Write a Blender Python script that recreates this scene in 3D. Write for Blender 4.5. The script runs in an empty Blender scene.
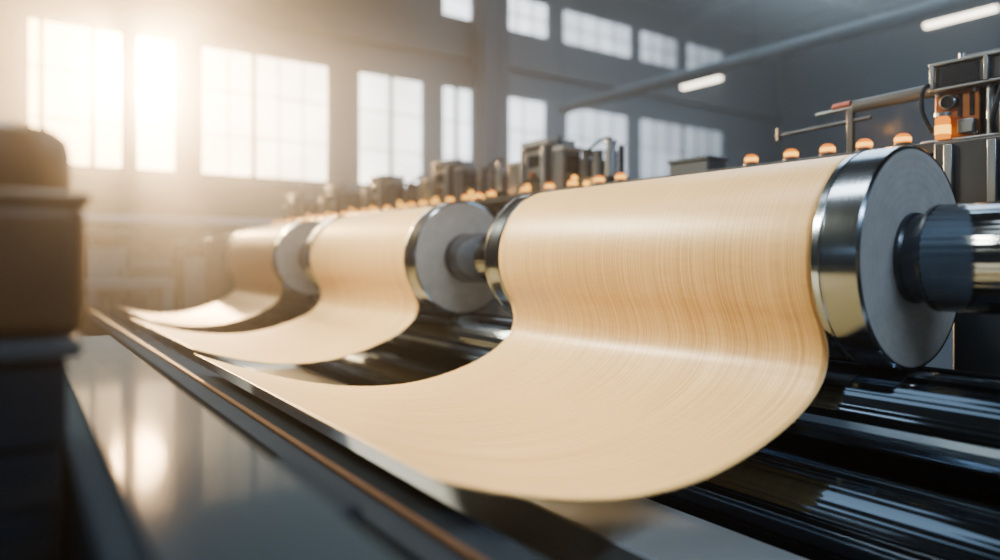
import bpy, bmesh, math, random
from mathutils import Vector, Matrix
random.seed(4)
S = bpy.context.scene
C = S.collection
PI = math.pi
FLOOR = -1.7

# ------------------------------------------------------------------ materials
def nt(name):
    m = bpy.data.materials.new(name); m.use_nodes = True
    t = m.node_tree
    for n in list(t.nodes): t.nodes.remove(n)
    out = t.nodes.new('ShaderNodeOutputMaterial')
    return m, t, out
def mat(name, col, rough=0.5, metal=0.0, var=0.15, scale=6.0, stretch=(1,1,1), bump=0.0, rvar=0.08, spec=0.5):
    m, t, out = nt(name)
    p = t.nodes.new('ShaderNodeBsdfPrincipled')
    tc = t.nodes.new('ShaderNodeTexCoord'); mp = t.nodes.new('ShaderNodeMapping')
    mp.inputs['Scale'].default_value = stretch
    nz = t.nodes.new('ShaderNodeTexNoise'); nz.inputs['Scale'].default_value = scale; nz.inputs['Detail'].default_value = 5
    t.links.new(tc.outputs['Object'], mp.inputs[0]); t.links.new(mp.outputs[0], nz.inputs['Vector'])
    mx = t.nodes.new('ShaderNodeMix'); mx.data_type = 'RGBA'
    mx.inputs[6].default_value = (*[c*(1-var) for c in col], 1); mx.inputs[7].default_value = (*[min(1, c*(1+var)) for c in col], 1)
    t.links.new(nz.outputs['Fac'], mx.inputs[0]); t.links.new(mx.outputs[2], p.inputs['Base Color'])
    mr = t.nodes.new('ShaderNodeMapRange'); mr.inputs['To Min'].default_value = max(0.02, rough-rvar); mr.inputs['To Max'].default_value = rough+rvar
    t.links.new(nz.outputs['Fac'], mr.inputs[0]); t.links.new(mr.outputs[0], p.inputs['Roughness'])
    p.inputs['Metallic'].default_value = metal
    p.inputs['Specular IOR Level'].default_value = spec
    if bump:
        b = t.nodes.new('ShaderNodeBump'); b.inputs['Strength'].default_value = bump; b.inputs['Distance'].default_value = 0.01
        t.links.new(nz.outputs['Fac'], b.inputs['Height']); t.links.new(b.outputs[0], p.inputs['Normal'])
    t.links.new(p.outputs[0], out.inputs[0])
    return m
def disc_mat():
    # turned grey end face: very faint concentric lathe rings and mottling
    m, t, out = nt('turned_face')
    p = t.nodes.new('ShaderNodeBsdfPrincipled')
    tc = t.nodes.new('ShaderNodeTexCoord'); mp = t.nodes.new('ShaderNodeMapping'); mp.vector_type = 'POINT'
    mp.inputs['Location'].default_value = (0, 0, -.468)
    t.links.new(tc.outputs['Object'], mp.inputs[0])
    wv = t.nodes.new('ShaderNodeTexWave'); wv.wave_type = 'RINGS'; wv.rings_direction = 'Y'
    wv.inputs['Scale'].default_value = 9; wv.inputs['Distortion'].default_value = .5; wv.inputs['Detail'].default_value = 3
    t.links.new(mp.outputs[0], wv.inputs['Vector'])
    nz = t.nodes.new('ShaderNodeTexNoise'); nz.inputs['Scale'].default_value = 14; nz.inputs['Detail'].default_value = 6
    t.links.new(tc.outputs['Object'], nz.inputs['Vector'])
    a = t.nodes.new('ShaderNodeMath'); a.operation = 'MULTIPLY_ADD'; a.inputs[1].default_value = .13
    t.links.new(wv.outputs['Fac'], a.inputs[0]); t.links.new(nz.outputs['Fac'], a.inputs[2])
    r = t.nodes.new('ShaderNodeValToRGB')
    r.color_ramp.elements[0].position = .25; r.color_ramp.elements[0].color = (.30,.33,.355,1)
    r.color_ramp.elements[1].position = .9; r.color_ramp.elements[1].color = (.43,.46,.49,1)
    t.links.new(a.outputs[0], r.inputs[0]); t.links.new(r.outputs[0], p.inputs['Base Color'])
    p.inputs['Roughness'].default_value = .45; p.inputs['Metallic'].default_value = .3
    b = t.nodes.new('ShaderNodeBump'); b.inputs['Strength'].default_value = .04; b.inputs['Distance'].default_value = .01
    t.links.new(a.outputs[0], b.inputs['Height']); t.links.new(b.outputs[0], p.inputs['Normal'])
    t.links.new(p.outputs[0], out.inputs[0]); return m
def emit(name, col, st):
    m, t, out = nt(name)
    e = t.nodes.new('ShaderNodeEmission'); e.inputs[0].default_value = (*col, 1); e.inputs[1].default_value = st
    t.links.new(e.outputs[0], out.inputs[0]); return m
def veneer():
    m, t, out = nt('veneer')
    p = t.nodes.new('ShaderNodeBsdfPrincipled')
    uv = t.nodes.new('ShaderNodeUVMap'); uv.uv_map = 'UVMap'
    def noise(sx, sy, sc, det):
        mp = t.nodes.new('ShaderNodeMapping'); mp.inputs['Scale'].default_value = (sx, sy, 1)
        n = t.nodes.new('ShaderNodeTexNoise'); n.inputs['Scale'].default_value = sc; n.inputs['Detail'].default_value = det
        t.links.new(uv.outputs[0], mp.inputs[0]); t.links.new(mp.outputs[0], n.inputs['Vector']); return n
    n1 = noise(0.7, 150, 1.0, 2)     # fine straight fibres along the web
    n2 = noise(60, 8.0, 1.0, 1)      # very faint pores
    n3 = noise(0.4, 2.0, 1.2, 1)     # broad tone bands
    a = t.nodes.new('ShaderNodeMath'); a.operation = 'MULTIPLY_ADD'; a.inputs[1].default_value = 0.78
    t.links.new(n1.outputs['Fac'], a.inputs[0])
    b = t.nodes.new('ShaderNodeMath'); b.operation = 'MULTIPLY'; b.inputs[1].default_value = 0.12
    t.links.new(n2.outputs['Fac'], b.inputs[0]); t.links.new(b.outputs[0], a.inputs[2])
    c = t.nodes.new('ShaderNodeMath'); c.operation = 'MULTIPLY_ADD'; c.inputs[1].default_value = 0.10
    t.links.new(n3.outputs['Fac'], c.inputs[0]); t.links.new(a.outputs[0], c.inputs[2])
    r = t.nodes.new('ShaderNodeValToRGB')
    r.color_ramp.elements[0].position = 0.33; r.color_ramp.elements[0].color = (0.41, 0.25, 0.083, 1)
    r.color_ramp.elements[1].position = 0.67; r.color_ramp.elements[1].color = (0.69, 0.495, 0.22, 1)
    t.links.new(c.outputs[0], r.inputs[0]); t.links.new(r.outputs[0], p.inputs['Base Color'])
    p.inputs['Roughness'].default_value = 0.38
    bp = t.nodes.new('ShaderNodeBump'); bp.inputs['Strength'].default_value = 0.10; bp.inputs['Distance'].default_value = 0.003
    t.links.new(a.outputs[0], bp.inputs['Height']); t.links.new(bp.outputs[0], p.inputs['Normal'])
    tr = t.nodes.new('ShaderNodeBsdfTranslucent'); t.links.new(r.outputs[0], tr.inputs[0])
    ms = t.nodes.new('ShaderNodeMixShader'); ms.inputs[0].default_value = 0.08
    t.links.new(p.outputs[0], ms.inputs[1]); t.links.new(tr.outputs[0], ms.inputs[2]); t.links.new(ms.outputs[0], out.inputs[0])
    return m
def pane_mat():
    # see-through pane; sky glow painted on as emission, warm and brightest near the sun
    m, t, out = nt('sky_glow_glass')
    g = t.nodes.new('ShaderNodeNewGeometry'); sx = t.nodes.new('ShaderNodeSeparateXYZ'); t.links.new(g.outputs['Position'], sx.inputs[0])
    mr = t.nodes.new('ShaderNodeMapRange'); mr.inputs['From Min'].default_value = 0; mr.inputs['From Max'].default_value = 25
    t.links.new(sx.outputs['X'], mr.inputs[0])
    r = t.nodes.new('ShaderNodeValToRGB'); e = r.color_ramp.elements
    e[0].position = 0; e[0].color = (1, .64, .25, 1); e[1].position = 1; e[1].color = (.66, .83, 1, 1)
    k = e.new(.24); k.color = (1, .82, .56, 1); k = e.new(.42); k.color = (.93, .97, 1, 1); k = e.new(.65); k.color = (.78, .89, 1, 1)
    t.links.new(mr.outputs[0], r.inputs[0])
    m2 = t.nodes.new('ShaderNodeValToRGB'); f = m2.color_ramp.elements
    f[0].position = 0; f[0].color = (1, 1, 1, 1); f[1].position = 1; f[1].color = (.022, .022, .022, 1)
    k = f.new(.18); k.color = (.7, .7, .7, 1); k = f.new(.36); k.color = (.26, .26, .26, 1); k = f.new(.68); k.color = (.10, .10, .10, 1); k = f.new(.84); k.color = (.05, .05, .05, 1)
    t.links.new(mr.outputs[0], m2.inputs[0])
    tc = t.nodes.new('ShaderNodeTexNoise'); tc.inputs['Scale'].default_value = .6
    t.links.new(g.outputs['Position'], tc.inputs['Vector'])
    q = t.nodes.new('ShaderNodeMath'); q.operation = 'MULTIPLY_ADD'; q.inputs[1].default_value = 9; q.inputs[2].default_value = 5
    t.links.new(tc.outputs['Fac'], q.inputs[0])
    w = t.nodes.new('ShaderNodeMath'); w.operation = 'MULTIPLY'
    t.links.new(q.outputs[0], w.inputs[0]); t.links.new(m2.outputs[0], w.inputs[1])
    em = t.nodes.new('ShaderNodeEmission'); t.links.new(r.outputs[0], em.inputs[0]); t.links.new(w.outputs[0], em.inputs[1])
    tr = t.nodes.new('ShaderNodeBsdfTransparent')
    ad = t.nodes.new('ShaderNodeAddShader'); t.links.new(em.outputs[0], ad.inputs[0]); t.links.new(tr.outputs[0], ad.inputs[1])
    t.links.new(ad.outputs[0], out.inputs[0]); return m

M = dict(
 veneer=veneer(),
 chrome=mat('chrome', (.17,.225,.29), .17, 1, .06, 3, (1,30,1), 0, .05),
 darkchrome=mat('dark_chrome', (.24,.30,.37), .085, 1, .25, 3, (40,.3,40), 0, .04),  # lengthwise streaks in the colour stand in for reflections along the rollers
 shaftsteel=mat('shaft_steel', (.12,.155,.20), .10, 1, .3, 3, (40,.3,40), 0, .04),  # reflection streaks painted into the colour along the shaft
 drum=mat('drum_steel', (.4,.42,.45), .3, 1),
 face=disc_mat(),
 hub=mat('hub_steel', (.04,.052,.068), .3, .7),
 steel=mat('steel', (.17,.205,.245), .32, .85, .1, 8),
 darksteel=mat('dark_steel', (.022,.028,.037), .34, .4, .2, 5),
 paintdark=mat('dark_paint', (.014,.020,.029), .6, 0, .2, 5, spec=0),
 paintgrey=mat('grey_paint', (.045,.058,.074), .42, 0, .12, 4, spec=.2),
 midgrey=mat('mid_grey_paint', (.21,.245,.28), .42, 0, .12, 4, spec=.2),
 bench=mat('bench_paint', (.015,.024,.035), .55, 0, .12, 4, spec=0),
 lightgrey=mat('light_grey_paint', (.60,.68,.75), .4, .1, .08, 5),
 copper=mat('copper_edge', (.065,.040,.026), .45, 0, .2, 9, (20,1,20), spec=.005),
 bronze=mat('bronze_plate', (.15,.055,.018), .36, .6, .25, 7),
 plate=mat('polished_plate', (.022,.035,.049), .065, 0, .10, 40, (1,.05,1), rvar=.012, spec=.0012),
 brown=mat('brown_housing', (.085,.040,.016), .42, 0, .2, 5, spec=.3),
 red=mat('red_connector', (.22,.035,.02), .4, .1),
 wall=mat('wall_plaster', (.07,.092,.112), .8, 0, .1, .8, spec=.2),
 columnpaint=mat('column_paint', (.036,.05,.064), .8, 0, .1, .8, spec=.1),
 walllight=mat('pale_wall_plaster', (.13,.16,.19), .8, 0, .1, .8, spec=.2),
 ceil=mat('ceiling_panel', (.05,.064,.078), .8, 0, .12, .6, spec=.2),
 floor=mat('concrete_floor', (.05,.06,.072), .5, 0, .2, 1.5, spec=.03),
 frame=mat('window_frame_paint', (.07,.085,.10), .6, 0, spec=.2),
 pane=pane_mat(),
 amber=emit('amber_glow', (1,.27,.010), 1.9),
 core=emit('amber_core', (1,.46,.05), 4.2),
 lamp=emit('tube_glow', (1,.88,.70), 9),
 screen=mat('dark_glass', (.01,.012,.016), .15, 0),
)

# ------------------------------------------------------------------ mesh helpers
class MB:
    def __init__(s): s.bm = bmesh.new()
    def box(s, x0,x1,y0,y1,z0,z1):
        v = [s.bm.verts.new((x,y,z)) for x in (x0,x1) for y in (y0,y1) for z in (z0,z1)]
        for f in ((0,1,3,2),(4,6,7,5),(0,4,5,1),(2,3,7,6),(0,2,6,4),(1,5,7,3)): s.bm.faces.new([v[i] for i in f])
        return s
    def lathe(s, prof, o, axis=(0,1,0), seg=64, flutes=0, amp=0.0):
        a = Vector(axis).normalized()
        u = a.orthogonal().normalized(); w = a.cross(u); o = Vector(o)
        rings = []
        if flutes: seg = flutes*6
        for t, r in prof:
            if r < 1e-6: rings.append([s.bm.verts.new(o+a*t)])
            else:
                ring = []
                for i in range(seg):
                    th = 2*PI*i/seg
                    rr = r*(1-amp*(.5+.5*math.cos(flutes*th))**2) if flutes else r
                    ring.append(s.bm.verts.new(o+a*t+(u*math.cos(th)+w*math.sin(th))*rr))
                rings.append(ring)
        for p, q in zip(rings, rings[1:]):
            for i in range(seg):
                j = (i+1) % seg
                if len(p) == 1 and len(q) == 1: continue
                if len(p) == 1: s.bm.faces.new((p[0], q[j], q[i]))
                elif len(q) == 1: s.bm.faces.new((p[i], p[j], q[0]))
                else: s.bm.faces.new((p[i], p[j], q[j], q[i]))
        return s
    def rod(s, a, b, r, seg=20, ch=0.0):
        a = Vector(a); b = Vector(b); L = (b-a).length
        ch = ch or min(r*.15, L*.2)
        return s.lathe([(0,0),(0,r-ch),(ch,r),(L-ch,r),(L,r-ch),(L,0)], a, b-a, seg)
    def tube(s, pts, r, seg=10):
        pts = [Vector(p) for p in pts]
        C_ = []
        for i in range(len(pts)-1):
            p0 = pts[max(i-1,0)]; p1 = pts[i]; p2 = pts[i+1]; p3 = pts[min(i+2,len(pts)-1)]
            for k in range(6):
                t = k/6
                C_.append(.5*((2*p1)+(p2-p0)*t+(2*p0-5*p1+4*p2-p3)*t*t+(3*p1-p0-3*p2+p3)*t**3))
        C_.append(pts[-1]); rings = []
        for i,c in enumerate(C_):
            d = (C_[min(i+1,len(C_)-1)]-C_[max(i-1,0)]).normalized()
            u = d.cross(Vector((.3,.2,.93))).normalized(); w = d.cross(u)
            rings.append([s.bm.verts.new(c+(u*math.cos(2*PI*k/seg)+w*math.sin(2*PI*k/seg))*r) for k in range(seg)])
        for p,q in zip(rings,rings[1:]):
            for k in range(seg): s.bm.faces.new((p[k],p[(k+1)%seg],q[(k+1)%seg],q[k]))
        s.bm.faces.new(rings[0]); s.bm.faces.new(rings[-1][::-1]); return s
def rootloc(o):
    v = Vector((0,0,0))
    while o is not None: v += o.location; o = o.parent
    return v
def build(name, mb, m, parent=None, bevel=0.0, smooth=True, ang=32, segs=2):
    bm = mb.bm
    bmesh.ops.recalc_face_normals(bm, faces=bm.faces)
    if parent is not None: off = rootloc(parent)
    else:
        xs=[v.co.x for v in bm.verts]; ys=[v.co.y for v in bm.verts]; zs=[v.co.z for v in bm.verts]
        off = Vector(((min(xs)+max(xs))/2, (min(ys)+max(ys))/2, min(zs)))
    for v in bm.verts: v.co -= off
    me = bpy.data.meshes.new(name); bm.to_mesh(me); bm.free()
    if smooth:
        for p in me.polygons: p.use_smooth = True
        me.set_sharp_from_angle(angle=math.radians(ang))
    o = bpy.data.objects.new(name, me); C.objects.link(o); me.materials.append(m)
    if parent is not None: o.parent = parent
    else: o.location = off
    if bevel:
        b = o.modifiers.new('bevel', 'BEVEL'); b.width = bevel; b.segments = segs; b.limit_method = 'ANGLE'
    return o
def tag(o, label, cat, group=None):
    o['label'] = label; o['category'] = cat
    if group: o['group'] = group
    return o
def thing(name, loc, label, cat, group=None):
    o = bpy.data.objects.new(name, None); C.objects.link(o); o.location = loc; o.empty_display_size = .1
    return tag(o, label, cat, group)
def struct(name, mb, m, parent=None, bevel=0):
    o = build(name, mb, m, parent, bevel, smooth=False)
    if parent is None: o['kind'] = 'structure'
    return o
def kids(o): return [c for c in bpy.data.objects if c.parent == o]
def dup(o, loc=None, label=None, parent=None):
    c = o.copy(); C.objects.link(c)
    if parent is not None: c.parent = parent
    if loc is not None: c.location = loc
    if label: c['label'] = label
    for k in kids(o): dup(k, parent=c)
    return c
def box(*a): return MB().box(*a)

# ------------------------------------------------------------------ the hall
YW = 18.0; XL, XR, YF, ZC = -7.0, 28.0, -6.0, 9.6
struct('floor', box(XL-.3,XR+.3,YF-.3,YW+.35,FLOOR-.2,FLOOR), M['floor'])
struct('ceiling', box(XL-.3,XR+.3,YF-.3,YW+.35,ZC,ZC+.2), M['ceil'])
struct('wall_right', box(XR,XR+.3,YF,YW,FLOOR,ZC), M['wall'])
struct('wall_left', box(XL-.3,XL,YF,YW,FLOOR,ZC), M['walllight'])
struct('wall_front', box(XL,XR,YF-.3,YF,FLOOR,ZC), M['walllight'])
lower = [(.27,2.16,[.56,1.53]), (2.365,3.285,[]), (3.78,7.09,[5.09]), (7.9,10.02,[8.95]), (10.6,11.75,[11.15]),
         (12.8,14.7,[]), (15.5,18.57,[]), (19.1,24.1,[21.6])]
upper = [(10.6,11.75,[]), (12.8,14.8,[]), (15.35,18.75,[]), (19.1,21.3,[]), (21.7,24.1,[])]
rows = [(2.02,5.25,lower), (7.3,8.55,upper)]
wb = MB()
zc = FLOOR
for z0, z1, ws in rows:
    wb.box(XL,XR,YW,YW+.35,zc,z0)
    x = XL
    for a,b,_ in ws:
        wb.box(x,a,YW,YW+.35,z0,z1); x = b
    wb.box(x,XR,YW,YW+.35,z0,z1); zc = z1
wb.box(XL,XR,YW,YW+.35,zc,ZC)
struct('wall_back', wb, M['wall'])
n = 0
for ri,(z0,z1,ws) in enumerate(rows):
    for a,b,mul in ws:
        n += 1
        f = MB(); t = .06
        for q in ((a,a+t,z0,z1),(b-t,b,z0,z1),(a+t,b-t,z0,z0+t),(a+t,b-t,z1-t,z1)): f.box(q[0],q[1],YW+.02,YW+.2,q[2],q[3])
        w = struct('window_%d' % n, f, M['frame'])
        mu = MB()
        for x in mul: mu.box(x-.05,x+.05,YW+.05,YW+.16,z0+t,z1-t)
        g = .014
        xs = [a+t]+list(mul)+[b-t]
        for zz in ([z0+1.05, z0+2.15] if ri == 0 else [z0+.62]): mu.box(a+t,b-t,YW+.08,YW+.13,zz-g,zz+g)
        for x0,x1 in zip(xs,xs[1:]):
            k = max(1, round((x1-x0)/.75))
            for i in range(1,k):
                xx = x0+(x1-x0)*i/k; mu.box(xx-g,xx+g,YW+.08,YW+.13,z0+t,z1-t)
        build('muntin', mu, M['frame'], w, smooth=False)
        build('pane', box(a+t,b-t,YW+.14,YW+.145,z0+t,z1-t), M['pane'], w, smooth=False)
struct('trim_1', box(XL,XR,YW-.12,YW,1.80,1.96), M['frame'])
struct('trim_2', box(XL,XR,YW-.25,YW,6.05,6.4), M['frame'])
for i,x in enumerate((4.0,9.0,16.0,21.5,26)):
    struct('trim_%d' % (3+i), box(x-.12,x+.12,YF,YW,ZC-.45,ZC), M['frame'])
for i,y in enumerate((3.0,8.0,13.0)):
    struct('trim_%d' % (8+i), box(XL,XR,y-.1,y+.1,ZC-.75,ZC-.45), M['frame'])

col = thing('steel_column', (11.8,17.1,FLOOR), 'tall dark grey steel column standing in front of the window wall', 'column')
build('web', box(11.66,11.94,16.9,17.3,FLOOR,ZC-.45), M['columnpaint'], col)
build('flange', box(11.34,11.66,16.85,17.35,FLOOR,ZC-.45), M['columnpaint'], col)
build('flange', box(11.94,12.26,16.85,17.35,FLOOR,ZC-.45), M['columnpaint'], col)

pipe = thing('overhead_pipe', (12,4,3.8), 'long grey pipe running high across the hall, right of the column', 'pipe')
build('pipe_run', MB().rod((12,YF,3.95),(12,14.2,3.95),.14,28), M['wall'], pipe)
for y in (1,4.6,8.2,11.8,13.9):
    build('coupling', MB().lathe([(0,.14),(0,.16),(.12,.16),(.12,.14)], (12,y,3.95), (0,1,0), 28), M['wall'], pipe)
    build('hanger', MB().rod((12,y+.06,4.11),(12,y+.06,ZC-.02),.008,8), M['paintgrey'], pipe)

def fixture(y, label):
    r = thing('ceiling_light', (16,y,4.95), label, 'lamp', 'hanging tube lights')
    build('housing', box(15.9,16.1,y-.68,y+.68,5.0,5.07), M['paintgrey'], r, .01)
    build('diffuser', MB().rod((16,y-.66,4.98),(16,y+.66,4.98),.075,20), M['lamp'], r)
    for s in (-.5,.5): build('hanger', MB().rod((16,y+s,5.07),(16,y+s,ZC-.45),.008,8), M['paintgrey'], r)
fixture(6.2, 'glowing tube light nearer the camera, at the top right of the hall')
fixture(12.75, 'glowing tube light farther away, hanging nearest the window wall')

# ------------------------------------------------------------------ veneer rollers
X0 = 3.07; Y0 = 1.35; YE = 3.87; PITCH = 3.5; RB = .468
YL = 11.4     # far end of the roller line
def arc_profile(xend):
    P = []
    R = .4525
    for i in range(61):
        th = math.radians(-40 + (214+40)*i/60); P.append((X0+R*math.cos(th), R*math.sin(th)))
    ctrl = [P[-2], P[-1], (2.732,-.345), (2.738,-.42), (2.70,-.505), (2.60,-.59), (2.44,-.665), (2.2,-.735), (1.94,-.772), (1.65,-.765),
            (1.4,-.725), (1.15,-.66), (.98,-.605), (.90,-.577), (.82,-.548)]
    for i in range(1, len(ctrl)-2):
        p0,p1,p2,p3 = [Vector(c) for c in ctrl[i-1:i+3]]
        for k in range(1,9):
            t = k/8
            q = .5*((2*p1)+(p2-p0)*t+(2*p0-5*p1+4*p2-p3)*t*t+(3*p1-p0-3*p2+p3)*t**3)
            if q.x < xend: return P
            P.append((q.x,q.y))
    return P
def make_sheet(k, xend, tail, label):
    P = arc_profile(xend); ya, yb = Y0+.19, YE-.16; N = 60
    bm = bmesh.new(); uvl = bm.loops.layers.uv.new('UVMap')
    s = [0]
    for a,b in zip(P,P[1:]): s.append(s[-1]+math.hypot(b[0]-a[0], b[1]-a[1]))
    free = s[60]
    g = []
    for i,(x,z) in enumerate(P):
        row = []
        f = max(0, s[i]-free)/(s[-1]-free)
        for j in range(N+1):
            v = j/N
            y = ya+(yb-ya)*v
            w = .012*math.sin(y*2.3+s[i]*1.7+k)*f*(1-f)*4 if f > 0 else 0
            yy = y + tail*f**5*v**2.5          # the far corner trails off along the rail
            row.append(bm.verts.new((x, yy+PITCH*k, z+w)))
        g.append(row)
    for i in range(len(P)-1):
        for j in range(N):
            fc = bm.faces.new((g[i][j], g[i][j+1], g[i+1][j+1], g[i+1][j]))
            for l,(a,b) in zip(fc.loops, ((i,j),(i,j+1),(i+1,j+1),(i+1,j))): l[uvl].uv = (s[a], ya+(yb-ya)*b/N+7*k)
    mb = MB(); mb.bm.free(); mb.bm = bm
    o = build('veneer_sheet', mb, M['veneer'])
    so = o.modifiers.new('thick','SOLIDIFY'); so.thickness = .005; so.offset = 1
    return tag(o, label, 'veneer sheet', 'veneer sheets')
make_sheet(0, .88, .75, 'pale veneer sheet draping off the nearest, largest roller')
make_sheet(1, 1.0, .9, 'pale veneer sheet draping off the middle roller')
make_sheet(2, 1.25, .9, 'pale veneer sheet draping off the farthest roller')
HUBL = .085; HS = .02
def hub_mb(y, d, L):
    return MB().lathe([(y-L*d,.0),(y-L*d,.176),(y-.02*d,.178),(y-.01*d,.188),(y+.03*d,.192),(y+.03*d,0)], (X0,0,0), seg=64)
def make_roller():
    r = thing('steel_roller', (X0,(Y0+YE)/2,-RB), 'large steel roller nearest the camera with a wide round grey end', 'roller', 'veneer rollers')
    O = (X0,0,0)
    build('drum', MB().lathe([(Y0+.1,0),(Y0+.1,.45),(YE-.1,.45),(YE-.1,0)], O, seg=96), M['drum'], r)
    def band(ya, yb):
        build('rim_band', MB().lathe([(ya,.452),(ya,.459),(ya+.009,RB),(yb-.045,RB),(yb-.041,.464),(yb-.034,.464),(yb-.03,RB),(yb,RB-.004),(yb,.452)], O, seg=128), M['chrome'], r)
    band(Y0, Y0+.19); band(YE-.16, YE)
    for y, d in ((Y0,1),(YE,-1)):
        build('end_disc', MB().lathe([(y+.006*d,.15),(y+.004*d,.43),(y+.001*d,.447),(y+.002*d,.452),(y+.03*d,.452),(y+.03*d,.15)], O, seg=128), M['face'], r)
    build('hub', hub_mb(Y0,1,HUBL), M['hub'], r)
    build('hub', hub_mb(YE,-1,HS), M['hub'], r)
    return r
rol = make_roller()
short = build('hub', hub_mb(Y0,1,HS), M['hub'], rol)
for i in (1,2):
    c = dup(rol, rol.location+Vector((0,PITCH*i,0)), ['', 'steel roller in the middle of the three with a round grey end', 'farthest steel roller, near the bright windows'][i])
    for k in kids(c):          # the other rollers have the short hub on both ends
        if k.data == bpy.data.meshes['hub']: bpy.data.objects.remove(k)
bpy.data.objects.remove(short)
def shaft(ya, yb, rad, label):
    r = thing('drive_shaft', (X0,(ya+yb)/2,-rad), label, 'shaft', 'shafts joining the rollers')
    build('barrel', MB().lathe([(ya,0),(ya,rad-.012),(ya+.012,rad),(yb-.012,rad),(yb,rad-.012),(yb,0)], (X0,0,0), flutes=40, amp=.006), M['shaftsteel'], r, ang=60)  # shallow flutes shaped to give lengthwise highlight streaks
    build('end_ring', MB().lathe([(yb-.016,rad-.02),(yb-.016,rad+.001),(yb-.004,rad+.001),(yb-.004,rad-.02)], (X0,0,0), seg=72), M['hub'], r)
shaft(.12, Y0-HUBL, .216, 'thick dark steel shaft leaving the nearest roller at the right edge')
shaft(YE+HS, Y0+PITCH-HS, .20, 'dark steel shaft between the nearest and the middle roller')
shaft(YE+PITCH+HS, Y0+2*PITCH-HS, .20, 'dark steel shaft between the middle and the farthest roller')
shaft(YE+2*PITCH+HS, YL, .20, 'short dark steel shaft beyond the farthest roller')

def support(x, z, rad, label, nf):
    r = thing('support_roller', (x,6.2,z-rad), label, 'roller', 'long lower rollers')
    e = YL-.1
    build('barrel', MB().lathe([(.2,0),(.2,rad-.01),(.21,rad),(e-.01,rad),(e,rad-.01),(e,0)], (x,0,z), flutes=nf, amp=.007), M['darkchrome'], r, ang=60)  # fluting added to split the highlights into thin streaks
    for a,b in ((.08,.2),(e,YL)): build('journal', MB().rod((x,a,z),(x,b,z),rad*.45,32), M['steel'], r)
support(X0, -.66, .191, 'long dark chrome roller directly beneath the three veneer rollers', 34)
support(2.93, -1.13, .235, 'long dark chrome roller low down, under the upper support roller', 38)
def stand(y0, y1, label):
    r = thing('end_stand', (X0,(y0+y1)/2,FLOOR), label, 'machine stand')
    build('body', box(2.55,3.5,y0,y1,FLOOR,.3), M['paintgrey'], r, .02)
    build('cap', box(2.85,3.3,y0,y1,.3,.38), M['steel'], r, .01)
stand(-.25,.08,'grey end stand carrying the near ends of the shafts')
stand(YL,YL+.4,'grey end stand beyond the farthest roller')

bed = thing('machine_bed', (2.5,6.2,FLOOR), 'long low machine bed with a light grey beam beneath the rollers', 'machine bed')
build('deck', box(1.25,3.5,.15,YL-.05,FLOOR,-1.46), M['paintdark'], bed, .01)
build('side_beam', box(2.00,2.50,.15,YL-.05,-1.46,-1.15), M['lightgrey'], bed, .015)
build('shade_panel', box(3.40,3.46,.15,YL-.05,-1.46,-.50), M['paintdark'], bed, .008)  # added dark sheet hiding the lit floor behind and blocking overhead light
build('slot_rail', box(1.55,1.72,.15,YL-.05,-1.46,-1.40), M['darksteel'], bed, .01)

gr = thing('guide_rail', (.87,6,FLOOR), 'long guide rail with a thin dull copper edge below the tails of the sheets', 'rail')
build('beam', box(.78,1.02,-.3,12.7,-.95,-.70), M['paintdark'], gr, .004)
build('top_strip', box(.862,.886,-.3,12.7,-.70,-.684), M['copper'], gr, .004)
for y in (.6,3.7,6.8,9.9,12.5): build('leg', box(.80,.98,y-.09,y+.09,FLOOR,-.95), M['paintdark'], gr, .01)

fb = thing('work_bench', (.5,1.8,FLOOR), 'dark blurred bench in the near left corner beside the rail', 'bench')
build('body', box(.105,.60,-.6,4.6,FLOOR,-.60), M['paintdark'], fb, .01)
build('riser', box(.105,.47,-.6,4.5,-.60,-.44), M['bench'], fb, .012)
build('clamp_block', box(.48,.585,1.30,1.75,-.60,-.50), M['paintdark'], fb, .012)
pl = tag(build('polished_plate', box(.165,.455,-.6,4.4,-.44,-.428), M['plate'], None, .006), 'broad blurred blue-grey metal slab on the left bench reflecting the low sun', 'slab')

mh = thing('motor_housing', (-.1,1.95,FLOOR), 'dark brown motor housing with a round drum cap at the left edge', 'motor')
build('body', box(-.40,.135,1.72,2.15,-.17,.125), M['brown'], mh, .04, segs=6)
build('lid', box(-.42,.143,1.71,2.16,.110,.140), M['brown'], mh, .013, segs=4)
build('cap', MB().lathe([(0,.20),(.01,.205),(.10,.205),(.135,.197),(.15,.18),(.155,.12),(.157,0)], (-.085,1.95,.14), (0,0,1), 64), M['brown'], mh)
build('ledge', box(-.40,.125,1.70,2.15,-.21,-.17), M['paintgrey'], mh, .01)
build('skirt', box(-.40,.10,1.74,2.13,-.40,-.21), M['paintdark'], mh, .012)
build('column', box(-.40,.09,1.76,2.1,FLOOR,-.40), M['paintdark'], mh, .01)
for i in range(5): build('cooling_fin', box(-.1,.08,1.745,1.76,-1.0+i*.12,-.95+i*.12), M['darksteel'], mh)

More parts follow.
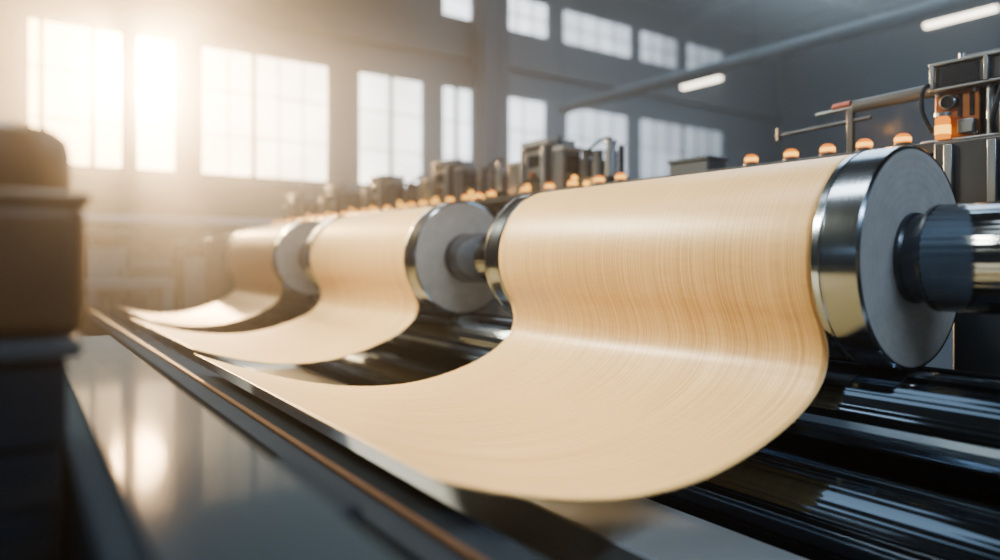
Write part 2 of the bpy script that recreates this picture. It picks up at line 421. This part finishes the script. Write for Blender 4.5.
# ------------------------------------------------------------------ gantry behind the rollers
GT = .635
ga = thing('rear_gantry', (4.5,7,FLOOR), 'dark long gantry beam behind the rollers carrying control heads', 'gantry')
build('beam', box(4.30,5.0,.9,14,.42,GT), M['paintdark'], ga, .01)
build('lamp_rail', box(4.12,4.30,.9,14,.57,GT), M['darksteel'], ga, .006)
build('cover_plate', box(4.06,4.12,.9,1.70,.20,.62), M['darksteel'], ga, .01)
for k in range(4): build('cover_rib', box(4.03,4.06,1.0+k*.2,1.04+k*.2,.22,.60), M['steel'], ga, .004)
for y in (1.1,4.2,7.4,10.6,13.7): build('leg', box(4.45,4.75,y-.1,y+.1,FLOOR,.42), M['paintdark'], ga, .01)
for i in range(14): build('bracket', box(4.18,4.30,1.2+i*.95,1.26+i*.95,.5,.57), M['darksteel'], ga)
cd = thing('conduit_pipe', (4.92,9,GT), 'thin dark conduit pipe on posts behind the control heads', 'pipe')
build('pipe_run', MB().rod((4.92,5.3,.98),(4.92,13.7,.98),.03,16), M['darksteel'], cd)
for i in range(7): build('post', box(4.90,4.94,5.5+i*1.25,5.54+i*1.25,GT,.97), M['steel'], cd, .003)

def make_head(y, label):
    r = thing('control_head', (4.6,y,GT), label, 'machine head', 'control heads on the gantry')
    x = 4.6; z = GT
    build('base_plate', box(x-.22,x+.2,y-.42,y+.42,z,z+.04), M['steel'], r, .008)
    build('housing', box(x-.17,x+.17,y-.22,y+.20,z+.04,z+.52), M['darksteel'], r, .012)
    build('top_cap', box(x-.19,x+.19,y-.24,y+.22,z+.52,z+.58), M['midgrey'], r, .01)
    build('front_panel', box(x-.185,x-.17,y-.16,y+.14,z+.18,z+.46), M['steel'], r, .004)
    build('screen', box(x-.19,x-.185,y-.10,y+.08,z+.30,z+.42), M['screen'], r)
    build('side_panel', box(x-.12,x+.12,y-.235,y-.22,z+.1,z+.46), M['midgrey'], r, .004)
    for i in range(4): build('slot', box(x-.09,x+.09,y-.243,y-.235,z+.14+i*.08,z+.175+i*.08), M['screen'], r)
    build('side_module', box(x-.14,x+.1,y-.42,y-.27,z+.04,z+.44), M['paintgrey'], r, .012)
    build('module_panel', box(x-.10,x+.06,y-.428,y-.42,z+.22,z+.40), M['screen'], r, .004)
    build('module_cap', box(x-.15,x+.11,y-.43,y-.26,z+.44,z+.48), M['midgrey'], r, .006)
    build('terminal_block', box(x-.2,x+.08,y+.24,y+.42,z+.04,z+.36), M['paintgrey'], r, .01)
    build('terminal_cap', box(x-.21,x+.09,y+.23,y+.43,z+.36,z+.39), M['midgrey'], r, .006)
    for s in (-.19,.17): build('post', MB().rod((x-.205,y+s,z+.04),(x-.205,y+s,z+.50),.018,16), M['steel'], r)
    build('knob', MB().rod((x-.185,y-.01,z+.22),(x-.235,y-.01,z+.22),.035,20), M['bronze'], r)
    build('cable', MB().tube([(x-.1,y-.34,z+.46),(x-.1,y-.33,z+.53),(x-.05,y-.26,z+.59),(x,y-.18,z+.58)],.014), M['paintdark'], r)
    build('pilot_lamp', MB().rod((x-.185,y+.08,z+.10),(x-.215,y+.08,z+.10),.035,16), M['core'], r)
    build('pilot_lamp', MB().rod((x-.0,y-.42,z+.16),(x-.0,y-.445,z+.16),.03,16), M['core'], r)
    return r
h0 = make_head(5.65, 'dark control head with grey cap above the shaft between nearest and middle rollers')
for y, l in ((7.55,'control head behind the middle roller, second from the nearest roller'), (9.45,'control head above the gap between middle and farthest rollers'),
             (11.2,'control head behind the farthest roller'), (13.2,'last small control head at the window end of the gantry')):
    dup(h0, (4.6,y,GT), l)
def make_valve(y, label):
    r = thing('valve_block', (4.6,y,GT), label, 'valve block', 'valve blocks on the gantry'); x = 4.6; z = GT
    build('base', box(x-.16,x+.16,y-.26,y+.26,z,z+.12), M['darksteel'], r, .01)
    for k in range(3):
        yy = y-.17+k*.17; h = (.34,.27,.30)[k]
        build('cylinder', MB().lathe([(0,0),(0,.06),(h-.1,.06),(h-.08,.045),(h-.03,.045),(h-.02,.055),(h,.055),(h,0)], (x-.02,yy,z+.12), (0,0,1), 24), M[('steel','paintgrey','darksteel')[k]], r)
        build('pilot_lamp', MB().rod((x-.16,yy,z+.06),(x-.19,yy,z+.06),.03,14), M['core'], r)
    build('hose', MB().tube([(x-.02,y-.17,z+.44),(x,y-.14,z+.49),(x+.05,y+.05,z+.5),(x-.02,y+.17,z+.40)],.014), M['paintdark'], r)
    build('bracket', box(x+.06,x+.1,y-.22,y-.18,z+.12,z+.42), M['steel'], r)
    build('bracket', box(x+.06,x+.1,y+.18,y+.22,z+.12,z+.42), M['steel'], r)
    return r
v0 = make_valve(6.62, 'valve block with three upright cylinders behind the middle roller near end')
for y, l in ((4.85, 'valve block with three cylinders just beyond the nearest roller'), (8.5,'valve block with three cylinders behind the middle roller far end'), (10.3,'valve block with three cylinders behind the farthest roller near end'), (12.15,'tiny far valve block with three cylinders near the windows')):
    dup(v0, (4.6,y,GT), l)
jb = thing('junction_box', (4.7,3.8,GT), 'small grey box peeping over the veneer of the nearest roller', 'box')
build('body', box(4.6,4.84,3.6,4.0,GT,.80), M['paintgrey'], jb, .015)
build('lid', box(4.585,4.85,3.585,4.015,.80,.83), M['paintgrey'], jb, .006)

# right-hand press head
ph = thing('press_head', (4.5,1.5,GT), 'tall dark press head with copper plates at the right edge', 'machine head')
x = 4.5; ye = 1.83
build('base_plate', box(x-.18,x+.30,.95,ye+.05,GT,GT+.04), M['steel'], ph, .008)
build('core', box(x-.06,x+.26,1.0,ye-.02,GT+.04,.97), M['darksteel'], ph, .01)
build('top_box', box(x-.15,x+.26,1.3,ye-.01,.97,1.10), M['darksteel'], ph, .012)
build('lower_frame', box(x-.17,x+.28,1.28,ye+.01,.955,.970), M['steel'], ph, .004)
build('upper_frame', box(x-.17,x+.28,1.28,ye+.01,1.10,1.118), M['steel'], ph, .004)
for y in (1.28,1.54,ye-.02): build('frame_post', box(x-.175,x-.15,y,y+.022,.97,1.10), M['steel'], ph, .003)
build('display', box(x-.155,x-.15,1.59,1.78,.985,1.085), M['screen'], ph)
build('side_plate', box(x-.11,x-.06,1.60,ye,GT+.04,.955), M['bronze'], ph, .006)
for i in range(2): build('slot', box(x-.115,x-.11,1.63+i*.06,1.65+i*.06,.80,.93), M['screen'], ph)
build('side_plate', box(x-.11,x-.06,1.02,1.28,GT+.04,.955), M['bronze'], ph, .006)
build('copper_block', box(x-.15,x-.06,1.42,1.455,GT+.04,.955), M['bronze'], ph, .006)
build('pillar', box(x-.16,x-.06,1.33,1.41,GT+.04,.955), M['steel'], ph, .008)
for y in (1.49,1.55): build('guide_rod', MB().rod((x-.11,y,GT+.04),(x-.11,y,.955),.02,20), M['steel'], ph)
for y,z in ((1.62,.94),(1.81,.94),(1.62,.70),(1.05,.94),(1.26,.70)): build('bolt', MB().rod((x-.11,y,z),(x-.125,y,z),.012,10), M['steel'], ph)
build('gauge', MB().rod((x-.11,1.755,.89),(x-.14,1.755,.89),.042,24), M['steel'], ph)
build('gauge_glass', MB().rod((x-.14,1.755,.89),(x-.143,1.755,.89),.034,24), M['screen'], ph)
build('clamp', box(x-.15,x-.11,1.62,1.70,.70,.78), M['steel'], ph, .006)
build('mast', MB().rod((x+.05,1.75,1.118),(x+.05,1.75,1.20),.018,14), M['steel'], ph)
build('mast_box', box(x-.05,x+.16,1.45,1.70,1.118,1.16), M['paintgrey'], ph, .008)
build('warning_lamp', MB().lathe([(0,0),(0,.038),(.11,.038),(.125,.028),(.13,0)], (x-.18,1.76,GT+.04), (0,0,1), 24), M['amber'], ph)
build('lamp_core', MB().lathe([(0,.034),(0,.040),(.05,.040),(.05,.034)], (x-.18,1.76,GT+.065), (0,0,1), 24), M['core'], ph)
build('lamp_cap', MB().lathe([(0,0),(0,.044),(.02,.044),(.025,0)], (x-.18,1.76,GT+.165), (0,0,1), 24), M['steel'], ph)
build('hose', MB().tube([(x-.1,1.80,1.0),(x-.19,1.85,.98),(x-.2,1.86,.85),(x-.16,1.82,.72)],.012), M['paintdark'], ph)
build('hose', MB().tube([(x-.14,1.45,.96),(x-.22,1.46,.9),(x-.22,1.5,.75),(x-.14,1.52,.68)],.014), M['paintdark'], ph)
x = 4.6
cy = thing('pneumatic_cylinder', (x,2.4,.9), 'slim pneumatic cylinder arm with dark red connector reaching left from the press head', 'cylinder')
build('barrel', MB().rod((x-.1,1.85,1.0),(x-.1,2.36,.985),.04,24), M['paintgrey'], cy)
build('rod', MB().rod((x-.1,2.3,.988),(x-.1,2.62,.975),.014,14), M['steel'], cy)
build('connector', MB().rod((x-.1,2.38,1.01),(x-.1,2.50,1.005),.022,16), M['red'], cy)
build('cross_rod', MB().rod((x-.1,2.25,.90),(x-.1,2.93,.875),.013,14), M['darksteel'], cy)
build('link', box(x-.12,x-.08,2.36,2.40,GT,.985), M['darksteel'], cy, .004)
build('end_fitting', MB().rod((x-.1,2.90,.84),(x-.1,2.90,.93),.02,14), M['darksteel'], cy)
bs = thing('bearing_post', (3.7,1.3,FLOOR), 'grey steel post behind the thick shaft at the right edge', 'post')
build('post', box(3.58,3.82,1.18,1.42,-1.3,.12), M['steel'], bs, .012)
build('foot', box(3.52,3.9,1.1,1.5,FLOOR,-1.3), M['paintdark'], bs, .01)

def make_lamp(y, label, grp):
    r = thing('amber_lamp', (4.2,y,GT), label, 'lamp', grp)
    build('base', MB().lathe([(0,0),(0,.05),(.016,.05),(.026,.042),(.028,0)], (4.2,y,GT), (0,0,1), 24), M['darksteel'], r)
    d = build('dome', MB().lathe([(.026,0),(.026,.043),(.055,.043),(.07,.037),(.08,.024),(.084,0)], (4.2,y,GT), (0,0,1), 24), M['amber'], r)
    build('glow_ring', MB().lathe([(.034,.040),(.034,.0445),(.058,.0445),(.058,.040)], (4.2,y,GT), (0,0,1), 24), M['core'], d)
    return r
words = ['first','second','third','fourth','fifth','sixth','seventh','eighth','ninth','tenth','eleventh','twelfth','thirteenth']
sets = [([1.92,2.14,2.37,2.62,2.92], 'amber dome lamp from the right above the nearest roller'),
        ([4.18,4.44,4.79,5.12,5.5], 'amber dome lamp from the right near the nearest roller far end'),
        ([6.1,6.35,6.6,6.95,7.3,7.6,7.9,8.2,8.6], 'amber dome lamp from the right behind the middle roller'),
        ([9.0,9.35,9.7,10.1,10.5,10.9,11.2,11.5,11.9,12.3,12.7,13.1,13.5], 'amber dome lamp from the right behind the farthest roller')]
L0 = None
for ys, txt in sets:
    for i, y in enumerate(ys):
        lab = words[i]+' '+txt
        if L0 is None: L0 = make_lamp(y, lab, 'amber dome lamps on the gantry rail')
        else: dup(L0, (4.2,y,GT), lab)

# ------------------------------------------------------------------ background machines
def conveyor(x0,x1,y0,y1,zt,label,nleg,top):
    r = thing('conveyor_table', ((x0+x1)/2,(y0+y1)/2,FLOOR), label, 'conveyor table')
    build('top', box(x0,x1,y0,y1,zt-.16,zt), M[top], r, .01)
    build('lower_shelf', box(x0,x1,y0+.1,y1-.1,zt-1.0,zt-.86), M['midgrey'], r, .01)
    for i in range(nleg):
        xx = x0+.1+(x1-x0-.2)*i/(nleg-1)
        build('leg', box(xx-.09,xx+.09,y0+.1,y1-.1,FLOOR,zt-.16), M['midgrey'], r, .01)
    for i in range(nleg-1):
        xx = x0+.1+(x1-x0-.2)*(i+.5)/(nleg-1)
        build('panel', box(xx-.3,xx+.3,y0+.2,y0+.26,zt-.8,zt-.3), M['paintgrey'], r, .01)
conveyor(.2,6.2,14.6,15.5,.82,'tall grey conveyor table standing under the windows beyond the farthest roller',5,'lightgrey')
conveyor(-.2,2.3,12.9,13.6,-.35,'low conveyor table at the left, before the tall grey one',3,'midgrey')
conveyor(8.5,15,13.5,14.4,.9,'grey conveyor table behind the gantry, before the steel column',5,'lightgrey')
def cabinet(x0,x1,y0,y1,zt,label):
    r = thing('machine_cabinet', ((x0+x1)/2,(y0+y1)/2,FLOOR), label, 'cabinet', 'machine cabinets at the far left')
    build('body', box(x0,x1,y0,y1,FLOOR,zt), M['paintgrey'], r, .02)
    build('top_plate', box(x0-.03,x1+.03,y0-.03,y1+.03,zt,zt+.06), M['midgrey'], r, .01)
    d = build('door', box(x0+.08,x1-.08,y0-.03,y0,FLOOR+.3,zt-.25), M['midgrey'], r, .008)
    build('handle', MB().rod((x1-.16,y0-.05,zt-.9),(x1-.16,y0-.05,zt-.6),.02,12), M['darksteel'], d)
    build('vent', box(x0+.15,x1-.15,y0-.02,y0,zt-.2,zt-.08), M['screen'], r)
cabinet(1.0,1.75,13.75,14.3,.42,'grey machine cabinet at the far left, left one of the pair')
cabinet(2.5,3.4,13.6,14.2,.25,'grey machine cabinet at the far left, right one of the pair')

# ------------------------------------------------------------------ air haze and lights
W = bpy.data.worlds.new('hall'); S.world = W; W.use_nodes = True
t = W.node_tree
for nd in list(t.nodes): t.nodes.remove(nd)
out = t.nodes.new('ShaderNodeOutputWorld')
bg = t.nodes.new('ShaderNodeBackground'); bg.inputs[0].default_value = (.5,.6,.7,1); bg.inputs[1].default_value = .3
t.links.new(bg.outputs[0], out.inputs['Surface'])
vs = t.nodes.new('ShaderNodeVolumeScatter'); vs.inputs['Color'].default_value = (.97,.98,1,1)
vs.inputs['Density'].default_value = .007; vs.inputs['Anisotropy'].default_value = .92
t.links.new(vs.outputs[0], out.inputs['Volume'])

def area(name, loc, target, sx, sy, energy, colr, spread=180):
    l = bpy.data.lights.new(name, 'AREA'); l.shape = 'RECTANGLE'; l.size = sx; l.size_y = sy; l.energy = energy; l.color = colr
    l.spread = math.radians(spread)
    o = bpy.data.objects.new(name, l); C.objects.link(o); o.location = loc
    o.rotation_euler = (Vector(target)-Vector(loc)).to_track_quat('-Z','Y').to_euler()
    return o
area('added_fill_left', (-1.2,8.0,4.2), (2.2,3.9,-.5), 2.4, 1.2, 400, (1,.84,.57), 72)  # added warm area light out of view, brightens the sheets
area('added_fill_top', (1.0,5.0,6.5), (1.2,4.2,-.7), 1.4, 6.0, 280, (1,.95,.86), 80)  # added overhead light to pale the lower sheet curves
area('added_strip_rear', (2.2,-4.0,3.6), (3.2,3.0,-.1), 5, .25, 140, (.70,.85,1), 120)  # unseen light behind the camera, added for end discs and roller streaks
area('added_fill_hall', (16,8,8.5), (16,9,0), 14, 10, 2900, (.62,.79,.93))  # added cool light above the frame, lifts the right-hand walls and haze
area('added_fill_left_high', (-3,0,8), (0,2,0), 5, 5, 70, (.6,.8,1))  # unseen cool fill added high up for the left half of the hall
area('added_strip_left', (-6.5,2.5,1.2), (3,2.6,0), 7, .8, 45, (.68,.84,1))  # unseen cool strip added for silvery reflections on the rim bands
for i,y in enumerate((2.03,4.95,6.2,8.05)):      # added point lights, extra warm spill on the heads beside the amber lamps
    l = bpy.data.lights.new('amber_fill', 'POINT'); l.energy = 4.5; l.color = (1,.42,.08); l.shadow_soft_size = .03
    o = bpy.data.objects.new('amber_fill', l); C.objects.link(o); o.location = (4.26,y,GT+.11)
sun = bpy.data.lights.new('low_sun', 'SPOT'); sun.energy = 290000; sun.color = (1,.60,.26); sun.shadow_soft_size = 1.1
sun.spot_size = math.radians(31); sun.spot_blend = .45
so = bpy.data.objects.new('low_sun', sun); C.objects.link(so); so.location = (.150*33, 1.113*33, .2626*33)
so.rotation_euler = (Vector((2.9,18,3.7))-so.location).to_track_quat('-Z','Y').to_euler()

# ------------------------------------------------------------------ camera
cam = bpy.data.cameras.new('camera'); co = bpy.data.objects.new('camera', cam); C.objects.link(co)
cam.sensor_width = 36; cam.lens = .693*36; cam.shift_y = -.022
yaw = math.atan2(.577,.816)
co.location = (0,0,0); co.rotation_euler = (PI/2, 0, -yaw)
cam.clip_start = .02; cam.clip_end = 200
cam.dof.use_dof = True; cam.dof.focus_distance = 3.4; cam.dof.aperture_fstop = .5
S.camera = co
